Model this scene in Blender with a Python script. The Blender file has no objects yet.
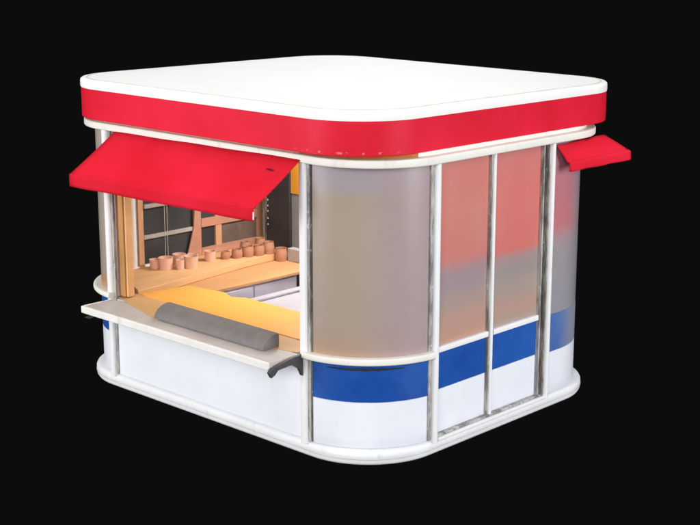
import bpy, bmesh, math, random
from mathutils import Vector
random.seed(7)
S = bpy.context.scene
C = S.collection
PI = math.pi
rad = math.radians

# ------------------------------------------------------------------ materials
def lin(c):
    o = []
    for v in c:
        v /= 255.0
        o.append(v / 12.92 if v <= .04045 else ((v + .055) / 1.055) ** 2.4)
    return (o[0], o[1], o[2], 1.0)

class NT:
    def __init__(s, name):
        s.m = bpy.data.materials.new(name); s.m.use_nodes = True
        s.t = s.m.node_tree; s.n = s.t.nodes; s.l = s.t.links
        s.b = s.n['Principled BSDF']
    def new(s, kind, **kw):
        n = s.n.new(kind)
        for k, v in kw.items(): setattr(n, k, v)
        return n
    def link(s, a, b): s.l.new(a, b)
    def coord(s):
        if not hasattr(s, '_c'): s._c = s.new('ShaderNodeTexCoord').outputs['Object']
        return s._c
    def noise(s, scale, detail=4, rough=.6, stretch=None):
        n = s.new('ShaderNodeTexNoise'); n.inputs['Scale'].default_value = scale
        n.inputs['Detail'].default_value = detail; n.inputs['Roughness'].default_value = rough
        v = s.coord()
        if stretch:
            mp = s.new('ShaderNodeMapping'); mp.inputs['Scale'].default_value = stretch
            s.link(v, mp.inputs['Vector']); v = mp.outputs['Vector']
        s.link(v, n.inputs['Vector'])
        return n.outputs['Fac']
    def math(s, op, a, b=None):
        n = s.new('ShaderNodeMath', operation=op)
        for i, v in enumerate((a, b)):
            if v is None: continue
            if isinstance(v, (int, float)): n.inputs[i].default_value = v
            else: s.link(v, n.inputs[i])
        return n.outputs[0]
    def ramp(s, fac, stops, interp='LINEAR'):
        n = s.new('ShaderNodeValToRGB'); e = n.color_ramp.elements; n.color_ramp.interpolation = interp
        while len(e) > 1: e.remove(e[0])
        e[0].position = stops[0][0]; e[0].color = stops[0][1]
        for p, c in stops[1:]:
            x = e.new(p); x.color = c
        s.link(fac, n.inputs['Fac'])
        return n.outputs['Color']
    def mix(s, fac, a, b, mode='MIX'):
        n = s.new('ShaderNodeMix', data_type='RGBA', blend_type=mode)
        if isinstance(fac, (int, float)): n.inputs[0].default_value = fac
        else: s.link(fac, n.inputs[0])
        for i, v in ((6, a), (7, b)):
            if isinstance(v, tuple): n.inputs[i].default_value = v
            else: s.link(v, n.inputs[i])
        return n.outputs[2]
    def smooth(s, v, a, b):
        n = s.new('ShaderNodeMapRange', interpolation_type='SMOOTHSTEP')
        n.inputs['From Min'].default_value = a; n.inputs['From Max'].default_value = b
        s.link(v, n.inputs['Value'])
        return n.outputs[0]
    def xyz(s):
        if not hasattr(s, '_x'):
            n = s.new('ShaderNodeSeparateXYZ'); s.link(s.coord(), n.inputs[0]); s._x = n.outputs
        return s._x
    def finish(s, col, rough=.5, spec=.3, metal=0.0, bump=None, bs=.1, bd=.004, rvar=.12):
        if isinstance(col, tuple): s.b.inputs['Base Color'].default_value = col
        else: s.link(col, s.b.inputs['Base Color'])
        s.b.inputs['Specular IOR Level'].default_value = spec
        s.b.inputs['Metallic'].default_value = metal
        nz = s.noise(9, 5)
        r = s.math('MULTIPLY_ADD', nz, rvar); r.node.inputs[2].default_value = rough - rvar / 2
        s.link(r, s.b.inputs['Roughness'])
        if bump is not None:
            bn = s.new('ShaderNodeBump'); bn.inputs['Strength'].default_value = bs; bn.inputs['Distance'].default_value = bd
            s.link(bump, bn.inputs['Height']); s.link(bn.outputs['Normal'], s.b.inputs['Normal'])
        return s.m

def paint(name, rgb, rough=.45, spec=.3, var=.06, dirt=.0, dirt_rgb=(120, 112, 100), scale=3.0, metal=0, bump=.06):
    """painted / coated surface with slow tone drift, fine grain and optional vertical grime"""
    t = NT(name); c = lin(rgb)
    lo = tuple(v * (1 - var) for v in c[:3]) + (1,); hi = tuple(min(1, v * (1 + var * .6)) for v in c[:3]) + (1,)
    col = t.ramp(t.noise(scale, 5), [(.32, lo), (.68, hi)])
    if dirt:
        d = t.smooth(t.noise(7, 8, .72, (1, 1, .22)), .56, .78)
        col = t.mix(t.math('MULTIPLY', d, dirt), col, lin(dirt_rgb))
    return t.finish(col, rough, spec, metal, t.noise(60, 4), bump)

M = {}
def enamel(name, rgb, amt=.5):
    t = NT(name); c = lin(rgb)
    col = t.ramp(t.noise(2.6, 5), [(.3, tuple(v * .93 for v in c[:3]) + (1,)), (.7, c)])
    col = t.mix(t.math('MULTIPLY', t.smooth(t.noise(9, 8, .75, (1, 1, .35)), .54, .74), amt * .6), col, lin((172, 168, 160)))
    col = t.mix(t.math('MULTIPLY', t.smooth(t.noise(30, 6, .75), .66, .72), amt), col, lin((134, 130, 124)))
    return t.finish(col, .55, .2, 0, t.noise(30, 5), .25, .004, .2)
M['white'] = enamel('white_enamel', (242, 242, 244), .45)
M['rail'] = enamel('cream_rail_enamel', (238, 236, 228), .6)
M['flange'] = enamel('base_flange_enamel', (239, 240, 243), .6)
M['roofw'] = paint('roof_membrane', (240, 240, 238), .75, .12, .02, .25, (212, 208, 198), 2)
def worn(name, dark, light, lo, hi):
    """weathered metal channel: grime with brighter rubbed streaks along the length"""
    t = NT(name)
    f = t.smooth(t.noise(16, 8, .72, (1, 1, .2)), lo, hi)
    col = t.mix(f, lin(dark), lin(light))
    col = t.mix(t.math('MULTIPLY', t.smooth(t.noise(11, 6, .7), .6, .68), .8), col, lin((226, 224, 220)))
    col = t.mix(t.math('MULTIPLY', t.smooth(t.noise(23, 6, .7), .62, .7), .8), col, lin((52, 48, 44)))
    return t.finish(col, .5, .3, 0, t.noise(40, 4), .4, .004, .3)
M['alu'] = worn('weathered_aluminium', (120, 117, 113), (192, 191, 186), .38, .62)
M['aludark'] = worn('dark_seal', (66, 62, 58), (126, 123, 118), .42, .66)
M['seam'] = paint('grey_seam_sealant', (205, 202, 198), .8, .1, .2, 1.0, (238, 238, 236), 6)
M['ochre'] = paint('ochre_plywood', (190, 122, 48), .6, .2, .2, .5, (120, 70, 30), 6)
M['shelf'] = paint('worn_grey_laminate', (193, 188, 184), .5, .25, .12, .5, (140, 132, 126), 5)
M['shelfw'] = paint('white_shelf_edge', (234, 232, 228), .5, .25, .06, .6, (150, 145, 138), 6)
M['bracket'] = paint('dark_bracket_steel', (72, 68, 66), .5, .4, .25, .5, (130, 124, 118), 10)
M['greyroll'] = paint('grey_rubber_mat', (126, 122, 121), .75, .15, .1, .3, (90, 88, 84), 12, bump=.3)
M['black'] = paint('black_cabinet_lacquer', (52, 54, 57), .4, .4, .3, .3, (62, 62, 64), 5)
M['chrome'] = paint('small_bright_studs', (215, 215, 212), .3, .5, .1)
M['darkglass'] = paint('dark_window_glass', (66, 67, 69), .3, .4, .3, .5, (100, 102, 106), 2, bump=.01)
M['taupeglass'] = paint('taupe_window_glass', (122, 104, 96), .3, .4, .3, .6, (150, 128, 114), 3, bump=.01)
M['slat'] = paint('pale_blind_rail', (176, 170, 166), .5, .3, .15, .4, (120, 112, 106), 7)
M['lilac'] = paint('lilac_grey_cabinet_front', (196, 190, 202), .5, .3, .1, .5, (160, 154, 168), 3)
M['chestw'] = paint('lilac_white_lid', (178, 174, 182), .5, .15, .08, .4, (176, 170, 184), 3)
M['lilacdark'] = paint('slate_grey_handle', (126, 122, 136), .45, .35, .15)
M['intfloor'] = paint('grey_vinyl_floor', (150, 148, 150), .6, .25, .12, .4)
M['intwall'] = paint('grey_interior_lining', (122, 120, 120), .7, .2, .15, .4, (90, 86, 82))
M['ceil'] = paint('pale_interior_ceiling', (210, 200, 186), .7, .2, .06)
M['fillglass'] = NT('lit_added_fill_diffuser').m  # glowing face of the added interior fixtures
_b = M['fillglass'].node_tree.nodes['Principled BSDF']
_b.inputs['Base Color'].default_value = (1, .9, .75, 1); _b.inputs['Emission Color'].default_value = (1, .85, .62, 1); _b.inputs['Emission Strength'].default_value = 3

def wood(name, rgb, var=.25, axis='x', rough=.5, scale=14, spec=.25):
    t = NT(name); c = lin(rgb)
    st = {'x': (.12, 1, 1), 'y': (1, .12, 1), 'z': (1, 1, .1)}[axis]
    g = t.noise(scale, 6, .65, st)
    lo = tuple(v * (1 - var) for v in c[:3]) + (1,); hi = tuple(min(1, v * (1 + var * .5)) for v in c[:3]) + (1,)
    col = t.ramp(g, [(.3, lo), (.5, c), (.72, hi)])
    col = t.mix(t.math('MULTIPLY', t.smooth(t.noise(2.2, 5), .5, .75), .3), col, tuple(v * .8 for v in c[:3]) + (1,))
    return t.finish(col, rough, spec, 0, g, .1)
M['yellow'] = wood('amber_yellow_worktop', (243, 175, 84), .05, 'x')
M['tan'] = wood('tan_sill_board', (208, 166, 116), .12, 'x')
M['tray'] = wood('pale_tan_ledge', (224, 178, 128), .12, 'y')
M['counter'] = wood('honey_brown_worktop', (196, 148, 102), .16, 'y')
M['jamb'] = wood('ochre_jamb', (186, 138, 82), .3, 'z')
M['mull'] = wood('peach_window_timber', (210, 162, 124), .16, 'z')
M['mullpink'] = wood('pinkish_window_timber', (196, 142, 120), .2, 'y')

def red_mat(name, rgb, fab=False):
    t = NT(name); c = lin(rgb)
    lo = (c[0] * .9, c[1] * .8, c[2] * .75, 1); hi = (min(1, c[0] * 1.06), c[1] * 1.3, c[2] * 1.35, 1)
    col = t.ramp(t.noise(1.6, 4, .5), [(.3, lo), (.7, hi)])
    # a few pale rubbed scratches near the lower edge
    sc = t.smooth(t.noise(5, 8, .8, (.5, .5, 9)), .72, .8)
    col = t.mix(t.math('MULTIPLY', sc, .22), col, lin((246, 150, 150)))
    z = t.xyz()[2]
    row = t.math('MULTIPLY', t.math('MULTIPLY', t.smooth(z, 2.346, 2.350), t.smooth(z, 2.364, 2.360)), t.math('MULTIPLY', t.smooth(t.xyz()[0], 1.15, 1.25), t.smooth(t.xyz()[1], -1.15, -1.3)))
    ch = t.math('MULTIPLY', t.math('MULTIPLY', row, t.smooth(t.noise(20, 3, .6, (1, 1, .8)), .54, .60)), .0 if fab else .38)
    col = t.mix(ch, col, lin((238, 176, 150)))
    if fab:
        w = t.noise(160, 2); return t.finish(col, .8, .06, 0, t.noise(3.5, 4), .35, .02)
    return t.finish(col, .5, .12, 0, t.noise(4, 3), .2, .006)
M['red'] = red_mat('red_fascia_paint', (217, 30, 53))
M['redfab'] = red_mat('red_awning_sheet', (215, 31, 50), True)

ZS, ZB = .775, .478     # underside of the sill rail, lower edge of the blue stripe
def stripe(name, to_grey=False):
    t = NT(name); x, y, z = t.xyz()
    blue = t.ramp(t.noise(2.0, 5), [(.3, lin((24, 72, 156))), (.7, lin((38, 92, 176)))])
    if to_grey:   # the stripe turns grey towards the rear edge
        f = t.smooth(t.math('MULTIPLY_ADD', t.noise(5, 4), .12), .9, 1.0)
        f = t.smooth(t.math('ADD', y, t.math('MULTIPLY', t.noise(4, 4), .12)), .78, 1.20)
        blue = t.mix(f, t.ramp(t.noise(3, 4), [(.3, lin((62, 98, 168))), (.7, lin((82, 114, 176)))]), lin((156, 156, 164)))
    wh = t.ramp(t.noise(2.5, 5), [(.3, lin((231, 234, 245))), (.7, lin((241, 243, 250)))])
    edge = t.math('ADD', z, t.math('MULTIPLY', t.noise(14, 4), .004))
    col = t.mix(t.smooth(edge, ZB, ZB + .008), wh, blue)
    grime = t.math('MULTIPLY', t.smooth(t.math('ADD', z, t.math('MULTIPLY', t.noise(6, 6), .08)), .26, .14), .35)
    col = t.mix(grime, col, lin((186, 184, 190)))
    return t.finish(col, .38, .3, 0, t.noise(40, 3), .03)
M['stripe'] = stripe('white_panel_with_blue_stripe')
M['stripefade'] = stripe('white_panel_with_faded_blue_stripe', True)
M['frontpanel'] = paint('white_front_panel', (236, 239, 247), .38, .3, .04, .15, (196, 198, 206), 2)

def baked_glass(name, stops, amp=.10, tint=None, rough=.3):
    """frosted glass: reflections and see-through tones painted in as soft bands over the height z (0.75 .. 2.3)"""
    t = NT(name); x, y, z = t.xyz()  # base colour carries the reflections seen on the panes
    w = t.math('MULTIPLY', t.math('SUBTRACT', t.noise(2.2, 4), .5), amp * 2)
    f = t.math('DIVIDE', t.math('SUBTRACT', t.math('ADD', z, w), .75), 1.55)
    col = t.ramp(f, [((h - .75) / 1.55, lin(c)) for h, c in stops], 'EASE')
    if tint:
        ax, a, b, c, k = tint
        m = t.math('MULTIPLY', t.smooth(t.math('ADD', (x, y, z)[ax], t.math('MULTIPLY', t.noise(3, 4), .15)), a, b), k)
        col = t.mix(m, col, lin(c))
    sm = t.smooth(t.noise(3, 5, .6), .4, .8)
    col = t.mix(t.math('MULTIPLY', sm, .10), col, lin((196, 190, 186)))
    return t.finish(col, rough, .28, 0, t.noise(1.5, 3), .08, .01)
M['baked_corner'] = baked_glass('taupe_glass_baked_tones', [(.80, (176, 142, 116)), (.88, (168, 143, 125)), (1.1, (164, 148, 135)), (2.0, (165, 149, 135)), (2.08, (158, 148, 150)), (2.25, (154, 143, 152))], .05, (0, 1.60, 1.90, (166, 146, 150), .85))  # orange foot: interior counter showing through the glass, painted in
M['baked_door'] = baked_glass('salmon_reflection_glass', [(.82, (190, 148, 130)), (1.0, (184, 146, 134)), (1.14, (168, 146, 140)), (1.26, (158, 140, 146)), (1.34, (160, 138, 143)), (1.50, (203, 124, 117)), (1.9, (207, 128, 118)), (2.12, (206, 124, 118)), (2.25, (196, 134, 126))], .045)  # salmon upper part is a red reflection painted into the glass colour
M['baked_door2'] = baked_glass('coral_reflection_glass', [(.82, (172, 152, 142)), (.95, (182, 148, 136)), (1.12, (166, 150, 142)), (1.28, (156, 143, 142)), (1.35, (166, 140, 140)), (1.45, (209, 116, 110)), (1.9, (213, 120, 113)), (2.14, (206, 120, 116)), (2.25, (192, 124, 120))], .035)  # same red reflection, painted stronger on the second door pane
M['baked_rear'] = baked_glass('mauve_grey_reflection_glass', [(.8, (146, 144, 154)), (1.32, (150, 144, 149)), (1.40, (164, 138, 145)), (1.56, (192, 116, 122)), (1.85, (186, 116, 126)), (2.1, (176, 122, 134)), (2.25, (152, 138, 148))], .06, (1, .86, 1.24, (152, 145, 151), .88))  # painted red reflection, dying out round the rear corner
M['glass_left'] = baked_glass('beige_frosted_glass', [(.8, (186, 130, 90)), (.93, (182, 140, 106)), (1.0, (168, 154, 142)), (2.2, (172, 160, 150))], .03)

# ------------------------------------------------------------------ mesh helpers
def link(name, bm, mat, parent=None, sharp=35, bevel=0, seg=2, smooth=True):
    bmesh.ops.remove_doubles(bm, verts=bm.verts, dist=1e-5)
    bmesh.ops.recalc_face_normals(bm, faces=bm.faces)
    me = bpy.data.meshes.new(name); bm.to_mesh(me); bm.free()
    o = bpy.data.objects.new(name, me); C.objects.link(o)
    me.materials.append(mat)
    if smooth:
        for p in me.polygons: p.use_smooth = True
        me.set_sharp_from_angle(angle=rad(sharp))
    if bevel:
        b = o.modifiers.new('bevel', 'BEVEL'); b.width = bevel; b.segments = seg; b.limit_method = 'ANGLE'; b.angle_limit = rad(40)
        b.harden_normals = True
    if parent: o.parent = parent
    return o

def box(bm, x0, x1, y0, y1, z0, z1):
    v = [bm.verts.new((x, y, z)) for x in (x0, x1) for y in (y0, y1) for z in (z0, z1)]
    for f in ((0, 1, 3, 2), (4, 6, 7, 5), (0, 4, 5, 1), (2, 3, 7, 6), (0, 2, 6, 4), (1, 5, 7, 3)):
        bm.faces.new([v[i] for i in f])

def boxes(name, mat, parent, *bs, bevel=.004):
    bm = bmesh.new()
    for b in bs: box(bm, *b)
    return link(name, bm, mat, parent, bevel=bevel)

def prism(bm, pts, z0, z1):
    lo = [bm.verts.new((x, y, z0)) for x, y in pts]; hi = [bm.verts.new((x, y, z1)) for x, y in pts]
    n = len(pts)
    bm.faces.new(lo[::-1]); bm.faces.new(hi)
    for i in range(n): bm.faces.new((lo[i], lo[(i + 1) % n], hi[(i + 1) % n], hi[i]))

def arc(cx, cy, r, a0, a1, n=20):
    return [(cx + r * math.cos(rad(a0 + (a1 - a0) * k / n)), cy + r * math.sin(rad(a0 + (a1 - a0) * k / n)),
             math.cos(rad(a0 + (a1 - a0) * k / n)), math.sin(rad(a0 + (a1 - a0) * k / n))) for k in range(n + 1)]

def rrect(A, B, r, cx=0, cy=0, n=20):
    p = []
    for sx, sy, a in ((1, -1, -90), (1, 1, 0), (-1, 1, 90), (-1, -1, 180)):
        p += arc(cx + sx * (A - r), cy + sy * (B - r), r, a, a + 90, n)
    return p
def straight(x0, y0, x1, y1, n=6):
    d = math.hypot(x1 - x0, y1 - y0); nx, ny = (y1 - y0) / d, -(x1 - x0) / d
    return [(x0 + (x1 - x0) * k / n, y0 + (y1 - y0) * k / n, nx, ny) for k in range(n + 1)]

def sweep(bm, path, prof, closed=False, wob=0):
    """profile = closed loop of (offset outwards, z); path = (x, y, nx, ny)"""
    rings = []
    for (x, y, nx, ny) in path:
        w = random.uniform(-wob, wob)
        rings.append([bm.verts.new((x + nx * (o + w), y + ny * (o + w), z)) for o, z in prof])
    m = len(prof); n = len(rings)
    for i in range(n if closed else n - 1):
        a, b = rings[i], rings[(i + 1) % n]
        for j in range(m):
            bm.faces.new((a[j], b[j], b[(j + 1) % m], a[(j + 1) % m]))
    if not closed:
        bm.faces.new(rings[0]); bm.faces.new(rings[-1][::-1])

def rprof(o0, o1, z0, z1, r, n=4):
    """rounded rectangular profile"""
    pts = []
    for cx, cz, a in ((o1 - r, z0 + r, -90), (o1 - r, z1 - r, 0), (o0 + r, z1 - r, 90), (o0 + r, z0 + r, 180)):
        for k in range(n + 1):
            t = rad(a + 90 * k / n); pts.append((cx + r * math.cos(t), cz + r * math.sin(t)))
    return pts

def swept(name, mat, parent, path, prof, closed=False, sharp=40, wob=0):
    bm = bmesh.new(); sweep(bm, path, prof, closed, wob)
    return link(name, bm, mat, parent, sharp)

def empty(name, loc=(0, 0, 0)):
    o = bpy.data.objects.new(name, None); o.empty_display_size = .2; o.location = loc; C.objects.link(o); return o
def tag(o, label, cat, group=None):
    o['label'] = label; o['category'] = cat
    if group: o['group'] = group

# ------------------------------------------------------------------ the kiosk
A, B, R = 1.839, 1.480, .68
AX, BY = A - R, B - R
XL, XR = -1.22, 1.146        # posts of the serving front
Y2, YM, Y3 = -.81, -.105, .60  # posts of the side with the doors
K = empty('kiosk'); tag(K, 'white rounded serving kiosk with red roof band, red awnings and blue stripe', 'kiosk')

# --- base
FL = rrect(1.872, 1.514, .63, -.02, .02, 24)
swept('base_flange', M['flange'], K, FL, [(-.20, .0), (-.035, .0), (-.012, .008), (-.002, .025), (-.006, .048), (0, .056), (.0, .085), (-.008, .102), (-.025, .112), (-.12, .125), (-.20, .125)], True, 50)
swept('plinth_seam', M['seam'], K, FL, rprof(-.03, .0035, .0495, .0545, .002, 1), True)
bm = bmesh.new(); prism(bm, [(x - nx * .19, y - ny * .19) for x, y, nx, ny in FL], .03, .115)
link('floor_slab', bm, M['intfloor'], K)

# --- lower panels
LZ0, LZ1 = .122, .80
TH = rprof(-.035, 0, LZ0, LZ1, .003, 1)
swept('front_panel', M['frontpanel'], K, straight(XL + .02, -B, XR - .02, -B, 10), rprof(-.04, -.012, LZ0, .79, .003, 1))
near = arc(AX, -BY, R, -90, 0, 28); near_short = arc(AX, -BY, R, -90, -4, 26); rear = arc(AX, BY, R, 0, 90, 28)
backl = arc(-AX, BY, R, 90, 180, 28); frontl = arc(-AX, -BY, R, 180, 264.5, 28)
near_pane = straight(XR, -B, AX, -B, 1)[:-1] + near
rear_pane = straight(A, Y3, A, BY, 2)[:-1] + rear
frontl_pane = frontl + straight(-AX, -B, XL, -B, 1)[:0]
swept('lower_panel', M['stripe'], K, near_pane, rprof(-.035, -.006, LZ0, LZ1, .003, 1))
for y0, y1 in ((Y2 + .03, YM - .012), (YM + .012, Y3 - .03)):
    swept('lower_panel', M['stripe'], K, straight(A, y0, A, y1, 8), rprof(-.075, -.05, LZ0, LZ1, .003, 1))
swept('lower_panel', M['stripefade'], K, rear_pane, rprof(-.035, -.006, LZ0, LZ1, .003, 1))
swept('lower_panel', M['stripe'], K, straight(AX, B, -AX, B, 10), rprof(-.035, -.006, LZ0, LZ1, .003, 1))
swept('lower_panel', M['stripe'], K, backl, rprof(-.035, -.006, LZ0, LZ1, .003, 1))
swept('lower_panel', M['stripe'], K, straight(-A, BY, -A, -BY, 10), rprof(-.035, -.006, LZ0, LZ1, .003, 1))
swept('lower_panel', M['stripe'], K, frontl_pane, rprof(-.035, -.006, LZ0, LZ1, .003, 1))
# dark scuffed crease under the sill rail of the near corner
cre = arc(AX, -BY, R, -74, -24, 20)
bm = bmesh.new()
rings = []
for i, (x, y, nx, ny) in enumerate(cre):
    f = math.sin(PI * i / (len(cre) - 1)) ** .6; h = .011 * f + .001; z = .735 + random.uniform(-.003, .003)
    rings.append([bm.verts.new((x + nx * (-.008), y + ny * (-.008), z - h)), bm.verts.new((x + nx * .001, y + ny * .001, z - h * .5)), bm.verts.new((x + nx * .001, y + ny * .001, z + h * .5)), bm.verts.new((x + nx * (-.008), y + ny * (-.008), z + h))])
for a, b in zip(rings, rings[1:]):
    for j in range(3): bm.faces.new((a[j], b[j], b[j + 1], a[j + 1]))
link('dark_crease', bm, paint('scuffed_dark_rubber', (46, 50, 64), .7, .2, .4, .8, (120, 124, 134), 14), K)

# --- frosted panes
PZ0, PZ1 = .825, 2.262
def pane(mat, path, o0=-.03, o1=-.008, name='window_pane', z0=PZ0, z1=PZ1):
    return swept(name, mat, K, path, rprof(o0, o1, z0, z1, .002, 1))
pane(M['baked_corner'], near_pane)
pane(M['baked_door'], straight(A, Y2 + .03, A, YM - .012, 8), -.07, -.052)
pane(M['baked_door2'], straight(A, YM + .012, A, Y3 - .03, 8), -.07, -.052)
pane(M['baked_rear'], rear_pane, z0=LZ1 + .001)
pane(M['glass_left'], frontl_pane)
pane(M['baked_corner'], backl)
pane(M['baked_corner'], straight(AX, B, -AX, B, 10))

# --- rails: full top rail, sill rail round the near corner and the door side, stub at the left corner
TOP = rrect(A + .025, B + .025, .60, .01, .01, 24)
swept('top_rail', M['rail'], K, TOP, rprof(-.10, .028, 2.238, 2.298, .012, 3), True)
EA, EB, ER = A - .01 - .60, B - .01 - .60, .60
swept('eaves_board', M['ochre'], K, straight(XR - .05, -B + .02, EA + .01, -B + .02, 2)[:-1] + arc(EA + .01, -EB + .01, ER, -90, -14, 22), rprof(-.05, 0, 2.29, 2.345, .003, 1))
swept('eaves_board', M['rail'], K, arc(EA + .01, -EB + .01, ER, -13.5, 0, 4)[:-1] + straight(A, -EB + .01, A, EB + .01, 3)[:-1] + arc(EA + .01, EB + .01, ER, 0, 90, 16)[:-1] + straight(EA + .01, B, -EA + .01, B, 3)[:-1] + arc(-EA + .01, EB + .01, ER, 90, 180, 16)[:-1] + straight(-A + .02, EB + .01, -A + .02, -EB + .01, 3)[:-1] + arc(-EA + .01, -EB + .01, ER, 180, 270, 16)[:-1] + straight(-EA + .01, -B + .02, XR - .06, -B + .02, 3), rprof(-.05, 0, 2.29, 2.345, .003, 1))

sillp = straight(XR + .01, -B, AX, -B, 1)[:-1] + near_short
swept('sill_rail', M['rail'], K, sillp, rprof(-.06, .05, .775, .826, .012, 3))
for y0, y1 in ((Y2 + .035, YM - .034), (YM + .034, Y3 - .085)):
    swept('sill_rail', M['white'], K, straight(A, y0, A, y1, 4), rprof(-.10, -.022, .778, .824, .008, 3))
swept('sill_rail', M['rail'], K, straight(-A, .3, -A, -BY, 4)[:-1] + arc(-AX, -BY, R, 180, 268, 24), rprof(-.06, .062, .80, .85, .02, 4))

# --- posts
def post(x, y, nx, ny, w=.07, dpt=.09, out=.03, z0=.10, z1=2.262, mat='white', strips=()):
    """upright tube: w along the wall, out = how far it stands proud; strips = (side offset, width, proud) seals as sub-parts"""
    tx, ty = -ny, nx
    rr = min(.014, w * .3)
    def ring(s0, s1, o0, o1, r):
        return [(x + tx * s + nx * o, y + ty * s + ny * o) for s, o in [(s0 + r, o0), (s1 - r, o0), (s1, o0 + r), (s1, o1 - r), (s1 - r, o1), (s0 + r, o1), (s0, o1 - r), (s0, o0 + r)]]
    bm = bmesh.new(); prism(bm, ring(-w / 2, w / 2, out - dpt, out, rr), z0, z1)
    p = link('post', bm, M[mat], K, 50)
    for so, sw, so_out, sm in strips:
        bm = bmesh.new(); prism(bm, [(x + tx * s + nx * o, y + ty * s + ny * o) for s, o in ((so - sw / 2, out - dpt), (so + sw / 2, out - dpt), (so + sw / 2, so_out), (so - sw / 2, so_out))], z0 + .025, z1 - .005)
        link('edge_seal', bm, M[sm], p)
    return p
post(XL, -B, 0, -1, .062, strips=((.045, .022, -.0, 'alu'),))
post(XR, -B, 0, -1, .07, strips=((.049, .026, .004, 'alu'), (.068, .010, -.002, 'aludark')))
post(A, Y2, 1, 0, .058, strips=((-.048, .034, .002, 'alu'), (.038, .016, -.03, 'aludark')))
post(A, YM, 1, 0, .032, .08, -.010, mat='white', strips=((-.026, .018, -.024, 'alu'), (.022, .010, -.03, 'alu')))
post(A, Y3, 1, 0, .046, strips=((-.070, .018, -.02, 'alu'), (-.050, .021, -.012, 'aludark'), (-.031, .015, .006, 'alu')))
post(-A, -BY, -1, 0, .06); post(-A, BY, -1, 0, .06); post(-AX, B, 0, 1, .06); post(AX, B, 0, 1, .06)
# grey sliding track in front of the recessed door panels, ragged weather lip on the door-side posts
swept('door_track', M['alu'], K, straight(A, Y2 + .035, A, Y3 - .03, 4), rprof(-.048, -.004, .118, .138, .004, 2))
swept('door_threshold', M['white'], K, straight(A, Y2 + .03, A, Y3 - .02, 4), rprof(-.002, .030, .1, .128, .008, 3))

# --- roof
RC = (.051, .056)
RP = rrect(1.797, 1.658, .56, RC[0], RC[1], 28)
roof = empty('roof', (0, 0, 0)); roof.parent = K
bm = bmesh.new(); sweep(bm, RP, [(-.05, 2.331), (-.004, 2.331), (0, 2.336), (0, 2.586), (-.05, 2.586)], True)
link('fascia_band', bm, M['red'], roof)
bm = bmesh.new()
prof = [(-.30, 2.58), (.003, 2.58), (.0045, 2.588), (.004, 2.628), (.0005, 2.642), (-.010, 2.650), (-.05, 2.653), (-.155, 2.655), (-.30, 2.658)]
sweep(bm, RP, prof, True)
link('roof_rim', bm, M['roofw'], roof, 60)
bm = bmesh.new(); prism(bm, [(x - nx * .29, y - ny * .29) for x, y, nx, ny in RP], 2.60, 2.6584)
link('roof_sheet', bm, M['roofw'], roof)
swept('roof_seam', M['seam'], roof, RP, rprof(-.060, -.044, 2.640, 2.6545, .002, 1), True)
bm = bmesh.new(); prism(bm, [(x - nx * .045, y - ny * .045) for x, y, nx, ny in RP], 2.333, 2.352)
link('soffit', bm, M['ochre'], roof)
bm = bmesh.new(); prism(bm, [(x, y) for x, y, _, _ in rrect(A - .10, B - .10, .55)], 2.245, 2.262)
link('ceiling', bm, M['ceil'], K)

# --- awnings (bilinear sheet with a rolled lip, gentle sag)
def awning(name, P00, P10, P01, P11, drop, lip, mat, nu=28, nv=12, sag=.012):
    P00, P10, P01, P11 = map(Vector, (P00, P10, P01, P11))
    out = ((P01 - P00) + (P11 - P10)); out.z = 0; out.normalize()
    rows = []
    for j in range(nv + 1):
        v = j / nv; row = []
        for i in range(nu + 1):
            u = i / nu
            p = P00 * (1 - u) * (1 - v) + P10 * u * (1 - v) + P01 * (1 - u) * v + P11 * u * v
            p = p + Vector((0, 0, -sag * math.sin(PI * v) * (.6 + .4 * math.sin(PI * u)) + .002 * math.sin(u * 17 + v * 3)))
            row.append(p)
        rows.append(row)
    for k in range(1, 6):   # rounded lip
        a = k / 5; rows.append([rows[nv][i] + out * (lip * math.sin(a * PI / 2)) + Vector((0, 0, -lip * .7 * (1 - math.cos(a * PI / 2)))) for i in range(nu + 1)])
    for k in range(1, 5):
        rows.append([rows[nv + 5][i] + Vector((0, 0, -(drop) * k / 4)) + out * (.003 * math.sin(i * .8) * k / 4) for i in range(nu + 1)])
    bm = bmesh.new(); g = [[bm.verts.new(p) for p in r] for r in rows]
    for a, b in zip(g, g[1:]):
        for i in range(nu): bm.faces.new((a[i], a[i + 1], b[i + 1], b[i]))
    o = link(name, bm, mat, K, 60)
    s = o.modifiers.new('thickness', 'SOLIDIFY'); s.thickness = .007; s.offset = 0
    return o
aw = awning('awning', (-1.03, -1.525, 2.243), (1.155, -1.525, 2.262), (-1.195, -1.855, 1.915), (1.045, -1.865, 1.945), .095, .010, M['redfab'])
aw['label'] = 'wide red awning over the serving opening'
# its hidden folding arms, pale end trim and a small dark nick near the post
for x0, x1 in ((-.80, -.88), (.80, .78)):
    bm = bmesh.new()
    p0, p1 = Vector((x0, -1.51, 2.19)), Vector((x1, -1.84, 1.90)); dn = Vector((0, 0, 1)); sd = Vector((1, 0, 0))
    vs = [[bm.verts.new(p + sd * a * .012 + dn * b * .012) for a, b in ((-1, -1), (1, -1), (1, 1), (-1, 1))] for p in (p0, p1)]
    for j in range(4): bm.faces.new((vs[0][j], vs[0][(j + 1) % 4], vs[1][(j + 1) % 4], vs[1][j]))
    bm.faces.new(vs[0]); bm.faces.new(vs[1][::-1])
    link('support_arm', bm, M['alu'], aw)
boxes('end_trim', M['rail'], aw, (1.0445, 1.0505, -1.887, -1.876, 1.86, 1.915), bevel=.002)
ra = awning('awning', (1.86, .628, 2.21), (1.87, 1.28, 2.235), (1.915, .70, 2.075), (2.09, 1.31, 2.125), .062, .022, M['redfab'], 18, 8, -.004)
ra['label'] = 'small red awning at the far end of the door side'

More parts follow.
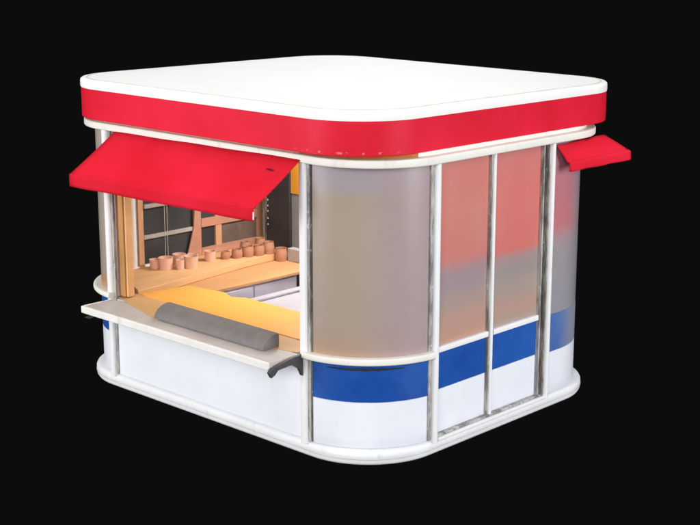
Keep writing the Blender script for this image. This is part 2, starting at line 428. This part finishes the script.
# --- serving shelf
sh = boxes('serving_shelf', M['shelf'], K, (-1.15, 1.12, -1.812, -1.515, .765, .800), bevel=.006)
boxes('shelf_edge', M['shelfw'], sh, (-1.165, 1.125, -1.838, -1.8125, .742, .803), bevel=.008)
boxes('shelf_edge', M['shelfw'], sh, (-1.168, -1.1515, -1.811, -1.52, .745, .803), bevel=.006)
for x in (1.128, -1.12, ):
    bm = bmesh.new()
    pts = [(-1.49, .806), (-1.60, .800), (-1.815, .765), (-1.85, .735), (-1.825, .690), (-1.79, .705), (-1.76, .735), (-1.62, .745), (-1.55, .70), (-1.52, .64), (-1.49, .63)]
    a = [bm.verts.new((x, y, z)) for y, z in pts]; b = [bm.verts.new((x + .028, y, z)) for y, z in pts]
    bm.faces.new(a); bm.faces.new(b[::-1])
    for i in range(len(pts)): bm.faces.new((a[i], b[i], b[(i + 1) % len(pts)], a[(i + 1) % len(pts)]))
    if x > 0: link('shelf_bracket', bm, M['bracket'], sh, bevel=.004)
    else:
        for v in bm.verts: v.co.z = .742 - (.802 - v.co.z) * .35; v.co.x += .02
        link('shelf_bracket', bm, M['bracket'], sh, bevel=.003)

# --- inside: boards, worktops, ledge, window wall
bm = bmesh.new(); prism(bm, [(-1.18, -1.40), (-1.165, -1.455), (-.40, -1.665), (-.30, -1.60), (.88, -1.56), (1.09, -1.50), (1.09, -1.28), (-1.18, -1.28)], .7995, .8045)
link('sill_board', bm, M['tan'], K)
bm = bmesh.new(); prism(bm, [(-1.10, -1.279), (1.30, -1.279), (1.30, -.72), (-.35, -.735), (-.46, -.80), (-.62, -.74), (-1.02, -.80)], .770, .812)
link('serving_worktop', bm, M['yellow'], K, bevel=.004)
bm = bmesh.new(); prism(bm, [(-1.78, -.95), (-1.1, -1.2785), (-1.05, -.79), (-.86, -.74), (-.83, .35), (-.90, 1.40), (-1.2, 1.40), (-1.55, 1.25), (-1.78, .9)], .738, .765)
link('side_worktop', bm, M['counter'], K, bevel=.004)
bm = bmesh.new(); prism(bm, [(-1.79, -.98), (-1.13, -1.27), (-1.14, -1.05), (-1.30, .05), (-1.33, .55), (-1.5, .95), (-1.79, .85)], .766, .832)
link('raised_ledge', bm, M['tray'], K, bevel=.005)
cb = boxes('cabinet', M['lilac'], K, (-1.3, -.87, -.72, .36, .118, .737), bevel=.004)
boxes('cabinet_door', M['lilac'], cb, (-.869, -.852, -.70, -.20, .14, .72), (-.869, -.852, -.18, .34, .14, .72), bevel=.004)
# jambs at the left end of the opening
boxes('window_jamb', M['jamb'], K, (-1.15, -1.085, -1.44, -1.35, .816, 2.2445), bevel=.004)
boxes('window_jamb', M['tray'], K, (-1.083, -1.062, -1.425, -1.36, .816, 2.2445), bevel=.003)
boxes('window_jamb', paint('pink_grey_jamb', (176, 150, 146), .6, .2, .15, .5), K, (-1.178, -1.152, -1.46, -1.36, .816, 2.2445), bevel=.003)
# window wall on the far left side
wx = -A + .04
wf = boxes('window_frame', M['mull'], K, (wx - .02, wx + .02, -.755, -.695, .833, 2.244), (wx - .02, wx + .02, -.10, -.02, .833, 2.244), (wx - .02, wx + .02, .16, .235, .833, 2.244), (wx - .02, wx + .02, .70, .77, .833, 2.244), bevel=.004)
boxes('grey_lining_strip', paint('blue_grey_strip', (150, 150, 156), .6, .2, .12, .3), wf, (wx - .02, wx + .01, -.86, -.757, .833, 2.244), bevel=.003)
for y0, y1 in ((-.694, -.101), (-.019, .159), (.236, .699)):
    boxes('window_pane', M['darkglass'] if y1 < .5 else M['taupeglass'], wf, (wx - .012, wx - .004, y0, y1, .833, 2.244), bevel=0)
boxes('blind_rail', M['slat'], wf, (wx - .003, wx + .022, -.694, -.105, 1.085, 1.125), bevel=.006)
boxes('blind_rail', M['slat'], wf, (wx - .003, wx + .04, -.694, -.25, 1.375, 1.415), bevel=.01)
boxes('window_transom', M['mullpink'], wf, (wx - .003, wx + .026, -.0195, .70, 1.10, 1.185), bevel=.004)
boxes('window_transom', M['mullpink'], wf, (wx - .003, wx + .026, -.0195, .70, .833, .90), bevel=.004)
bm = bmesh.new()      # twin cords of the blind, hanging in front of the first pane
for y in (-.46, -.43):
    box(bm, wx + .024, wx + .027, y, y + .003, .86, 1.374)
link('blind_cord', bm, M['chrome'], wf)
bm = bmesh.new()      # raking brace at the foot of the first mullion
pr_ = [(-.215, .834), (-.035, .834), (-.035, 1.36), (-.105, 1.36), (-.125, 1.12)]
va = [bm.verts.new((wx + .023, y, z)) for y, z in pr_]; vb = [bm.verts.new((wx + .040, y, z)) for y, z in pr_]
bm.faces.new(va); bm.faces.new(vb[::-1])
for i in range(5): bm.faces.new((va[i], vb[i], vb[(i + 1) % 5], va[(i + 1) % 5]))
link('window_brace', bm, M['mullpink'], wf, bevel=.004)
# wall below / around the windows and rear lining
swept('rear_lining', M['intwall'], K, straight(AX, B, -AX, B, 6)[:-1] + arc(-AX, BY, R, 90, 175, 20), rprof(-.06, -.04, .118, 2.24, .002, 1))
# unseen ceiling fixtures added to brighten the interior
for lx, ly in ((.1, -.80), (-.45, .35)):
    cl = boxes('added_ceiling_fill', M['white'], K, (lx - .42, lx + .42, ly - .22, ly + .22, 2.215, 2.244), bevel=.008)
    boxes('added_fill_diffuser', M['fillglass'], cl, (lx - .40, lx + .40, ly - .20, ly + .20, 2.203, 2.214), bevel=.003)
# small dark nick in the front awning
nk = bmesh.new(); P = [(.895, -1.616, 2.1745), (.93, -1.612, 2.178), (.985, -1.618, 2.172), (.95, -1.621, 2.169)]
nv = [nk.verts.new(p) for p in P]; nk.faces.new(nv)
n_o = link('dark_nick', nk, paint('dark_scuff', (70, 34, 36), .8, .1), aw)
s = n_o.modifiers.new('thickness', 'SOLIDIFY'); s.thickness = .014; s.offset = 0

# ------------------------------------------------------------------ loose things
# grey roll with a domed top lying on the shelf
bm = bmesh.new()
def dome(k):   # rounded front that climbs to a ridge at the back, in (y, z)
    pts = [(0, 0), (0, .006)]
    for i in range(1, 13):
        t = PI / 2 * i / 12; pts.append((.145 - .145 * math.cos(t) ** 1.15, .006 + .100 * math.sin(t)))
    pts += [(.158, .1045), (.166, .098), (.168, .088), (.168, 0)]
    return [(y, z) if k == 1 else (y + (.004 if y < .08 else -.004), z * k) for y, z in pts]
secs = []
xs = [(-.65, .97), (-.645, 1), (-.3, 1), (0, 1), (.3, 1), (.644, 1), (.65, .97)]
for x, k in xs:
    secs.append([bm.verts.new((x, y - .084 + .0015 * math.sin(x * 9), z)) for y, z in dome(k)])
for a, b in zip(secs, secs[1:]):
    for j in range(len(a)): bm.faces.new((a[j], b[j], b[(j + 1) % len(a)], a[(j + 1) % len(a)]))
bm.faces.new(secs[0]); bm.faces.new(secs[-1][::-1])
mat_o = link('rolled_mat', bm, M['greyroll'], None, 40)
mat_o.location = (.23, -1.575, .8048)
tag(mat_o, 'grey rolled mat with domed top lying along the serving shelf', 'mat')

# black cabinet at the end of the side worktop
bc = empty('tall_cabinet', (-1.22, .80, .766)); tag(bc, 'tall black cabinet with a row of bright studs behind the jars', 'cabinet')
def child_boxes(name, mat, par, *bs, bevel=.004):
    o = boxes(name, mat, None, *bs, bevel=bevel); o.parent = par; return o
child_boxes('body', M['black'], bc, (-.36, -.035, -.16, .16, 0, 1.40), bevel=.008)
child_boxes('side_trim', M['aludark'], bc, (-.375, -.362, -.168, .16, 0, 1.40), bevel=.002)
for k in range(17):
    z = .30 + k * .06 + random.uniform(-.006, .006)
    child_boxes('stud', M['chrome'], bc, (-.345, -.337, -.166, -.161, z, z + .016), bevel=0)
# grey upright with an ochre head panel behind the cabinet
gp = boxes('divider_panel', paint('mid_grey_divider', (128, 128, 130), .6, .25, .12, .3), K, (-1.250, -.90, .66, .68, .766, 1.41), bevel=.004)
boxes('head_panel', paint('ochre_head_panel', (206, 142, 44), .5, .25, .1, .2), gp, (-1.250, -.88, .65, .69, 1.411, 2.24), bevel=.004)
boxes('base_box', M['slat'], gp, (-1.23, -1.02, .58, .658, .766, .89), bevel=.006)

# pale chest standing on the floor behind the serving worktop
ch = empty('storage_chest', (-.42, -.05, .118)); tag(ch, 'pale lilac white chest with rounded lid behind the yellow worktop', 'chest')
def rounded(name, mat, par, x0, x1, y0, y1, z0, z1, b, dz=0):
    bm = bmesh.new(); box(bm, x0, x1, y0, y1, z0, z1)
    o = link(name, bm, mat, None, bevel=b, seg=5); o.parent = par; return o
rounded('body', M['chestw'], ch, -.36, .42, -.46, .42, 0, .40, .03)
ld = rounded('lid', M['chestw'], ch, -.37, .43, -.47, .43, .405, .50, .045)
rounded('handle', M['lilacdark'], ld, .20, .34, -.06, .06, .501, .512, .005)
rounded('hinge_cover', M['chestw'], ld, -.35, -.27, -.40, .36, .501, .53, .012)

# cups and jars
def vessel(name, r0, r1, h, mat, lip=.006, n=20, belly=0):
    bm = bmesh.new(); prof = []
    for k in range(7):
        f = k / 6; prof.append((r0 + (r1 - r0) * f + belly * math.sin(PI * f), h * f))
    prof = [(r0 * .86, 0)] + [(prof[0][0], .004)] + prof[1:]
    prof += [(r1 + lip * .5, h + .003), (r1 - lip, h + .002), (r1 - lip, h * .75), (r0 * .7, .02), (0.0005, .018)]
    rings = [[bm.verts.new((r * math.cos(2 * PI * i / n), r * math.sin(2 * PI * i / n), z)) for i in range(n)] for r, z in prof]
    for a, b in zip(rings, rings[1:]):
        for i in range(n): bm.faces.new((a[i], a[(i + 1) % n], b[(i + 1) % n], b[i]))
    bm.faces.new(rings[0][::-1]); bm.faces.new(rings[-1])
    return link(name, bm, mat, None, 45)
# cups and jars
cupm = paint('pale_terracotta', (228, 184, 160), .6, .2, .12, .4, (204, 150, 124), 16)
jarm = paint('amber_brown_glaze', (186, 134, 106), .4, .35, .28, .6, (226, 172, 138), 18)
cups = [(-1.668, -.668, .050, .85, 'pale terracotta cup at the serving end of the ledge'),
        (-1.575, -.615, .068, .80, 'widest terracotta cup, second from the serving end of the ledge'),
        (-1.480, -.525, .040, 1.1, 'narrow terracotta cup at the front edge of the ledge cluster'),
        (-1.460, -.415, .070, .78, 'stout terracotta cup at the far end of the front ledge cluster'),
        (-1.650, -.400, .062, .75, 'terracotta cup half hidden behind the two stout cups'),
        (-1.610, -.270, .050, .80, 'low terracotta cup behind the far end of the cluster'),
        (-1.540, -.120, .056, .85, 'terracotta cup between the ledge cluster and the brown jars')]
proto = None
for x, y, r, k, lab in cups:
    if proto is None: o = proto = vessel('cup', .90, 1.0, 2.05, cupm, .1)
    else: o = proto.copy(); C.objects.link(o)
    o.location = (x, y, .8325); o.scale = (r, r * .96, r * k); o.rotation_euler[2] = x * 37
    tag(o, lab, 'cup', 'terracotta cups on the ledge')
jars = [(-1.50, .035, .046, .80, 'small low jar next to the last terracotta cup'),
        (-1.455, .140, .054, .80, 'low brown jar second in the row, in front of the window timber'),
        (-1.425, .250, .060, .85, 'reddish brown jar third along the row of jars'),
        (-1.385, .355, .056, .90, 'brown jar in the middle of the front row of jars'),
        (-1.375, .470, .058, 1.0, 'brown jar second from the black cabinet'),
        (-1.530, .310, .052, 1.15, 'taller jar standing behind the front row of jars'),
        (-1.490, .470, .054, 1.25, 'tallest jar at the back of the jar row'),
        (-1.280, .545, .062, 1.0, 'brown jar right beside the black cabinet')]
proto = None
for x, y, r, k, lab in jars:
    if proto is None: o = proto = vessel('jar', .88, .84, 2.0, jarm, .1, belly=.14)
    else: o = proto.copy(); C.objects.link(o)
    zb = .8325 if x < -1.30 else .7655
    o.location = (x, y, zb); o.scale = (r, r, r * k); o.rotation_euler[2] = y * 23
    tag(o, lab, 'jar', 'brown jars at the end of the ledge')

# ------------------------------------------------------------------ camera
cam = bpy.data.cameras.new('camera'); co = bpy.data.objects.new('camera', cam); C.objects.link(co)
cam.sensor_fit = 'HORIZONTAL'; cam.sensor_width = 36.0; cam.lens = 1383.355 / 700 * 36
cam.shift_x = -54.527 / 700; cam.shift_y = -7.261 / 700
cam.clip_end = 200
from mathutils import Matrix
r_, u_, f_ = Vector((.74352985, .66864329, .00891671)), Vector((-.15852251, .16329109, .97375902)), Vector((-.64964142, .7254324, -.22740682))
mx = Matrix((r_, u_, -f_)).transposed().to_4x4(); mx.translation = (8.25759, -8.32318, 3.85606)
co.matrix_world = mx
S.camera = co

# ------------------------------------------------------------------ light
W = bpy.data.worlds.new('World'); S.world = W; W.use_nodes = True
bg = W.node_tree.nodes['Background']; v = lin((13, 13, 13))[0]
bg.inputs['Color'].default_value = (v, v, v, 1); bg.inputs['Strength'].default_value = 1
def lamp(name, loc, at, size, power, col=(1, 1, 1)):
    l = bpy.data.lights.new(name, 'AREA'); l.shape = 'DISK'; l.size = size; l.energy = power; l.color = col
    o = bpy.data.objects.new(name, l); C.objects.link(o); o.location = loc
    o.rotation_euler = (Vector(at) - Vector(loc)).to_track_quat('-Z', 'Y').to_euler()
    return o
lamp('top_softbox', (.5, -1, 10), (0, 0, 2), 8, 560)
lamp('front_softbox', (-3.5, -12, 3.0), (0, 0, 1.2), 7, 1150, (1, .995, .99))
lamp('side_softbox', (13, 1.5, 3.0), (0, 0, 1.2), 7, 1150, (.97, .985, 1))
lamp('key_softbox', (11, -13, 7), (0, 0, 1.2), 7, 1230)
lamp('back_softbox', (-7, 9, 6), (0, 0, 1.2), 6, 500)
for i, (lx, ly, pw) in enumerate(((.1, -.80, 9), (-.45, .35, 44))):
    il = lamp('interior_fill', (lx, ly, 2.195), (lx - .05, ly, 0), .4, pw, (1, .985, .96))  # fill light under each added ceiling fixture
    il.data.shape = 'RECTANGLE'; il.data.size = .76; il.data.size_y = .36

S.view_settings.view_transform = 'Standard'; S.view_settings.look = 'None'
S.view_settings.exposure = 0; S.view_settings.gamma = 1
S.render.engine = 'CYCLES'
S.cycles.max_bounces = 8; S.cycles.use_denoising = True
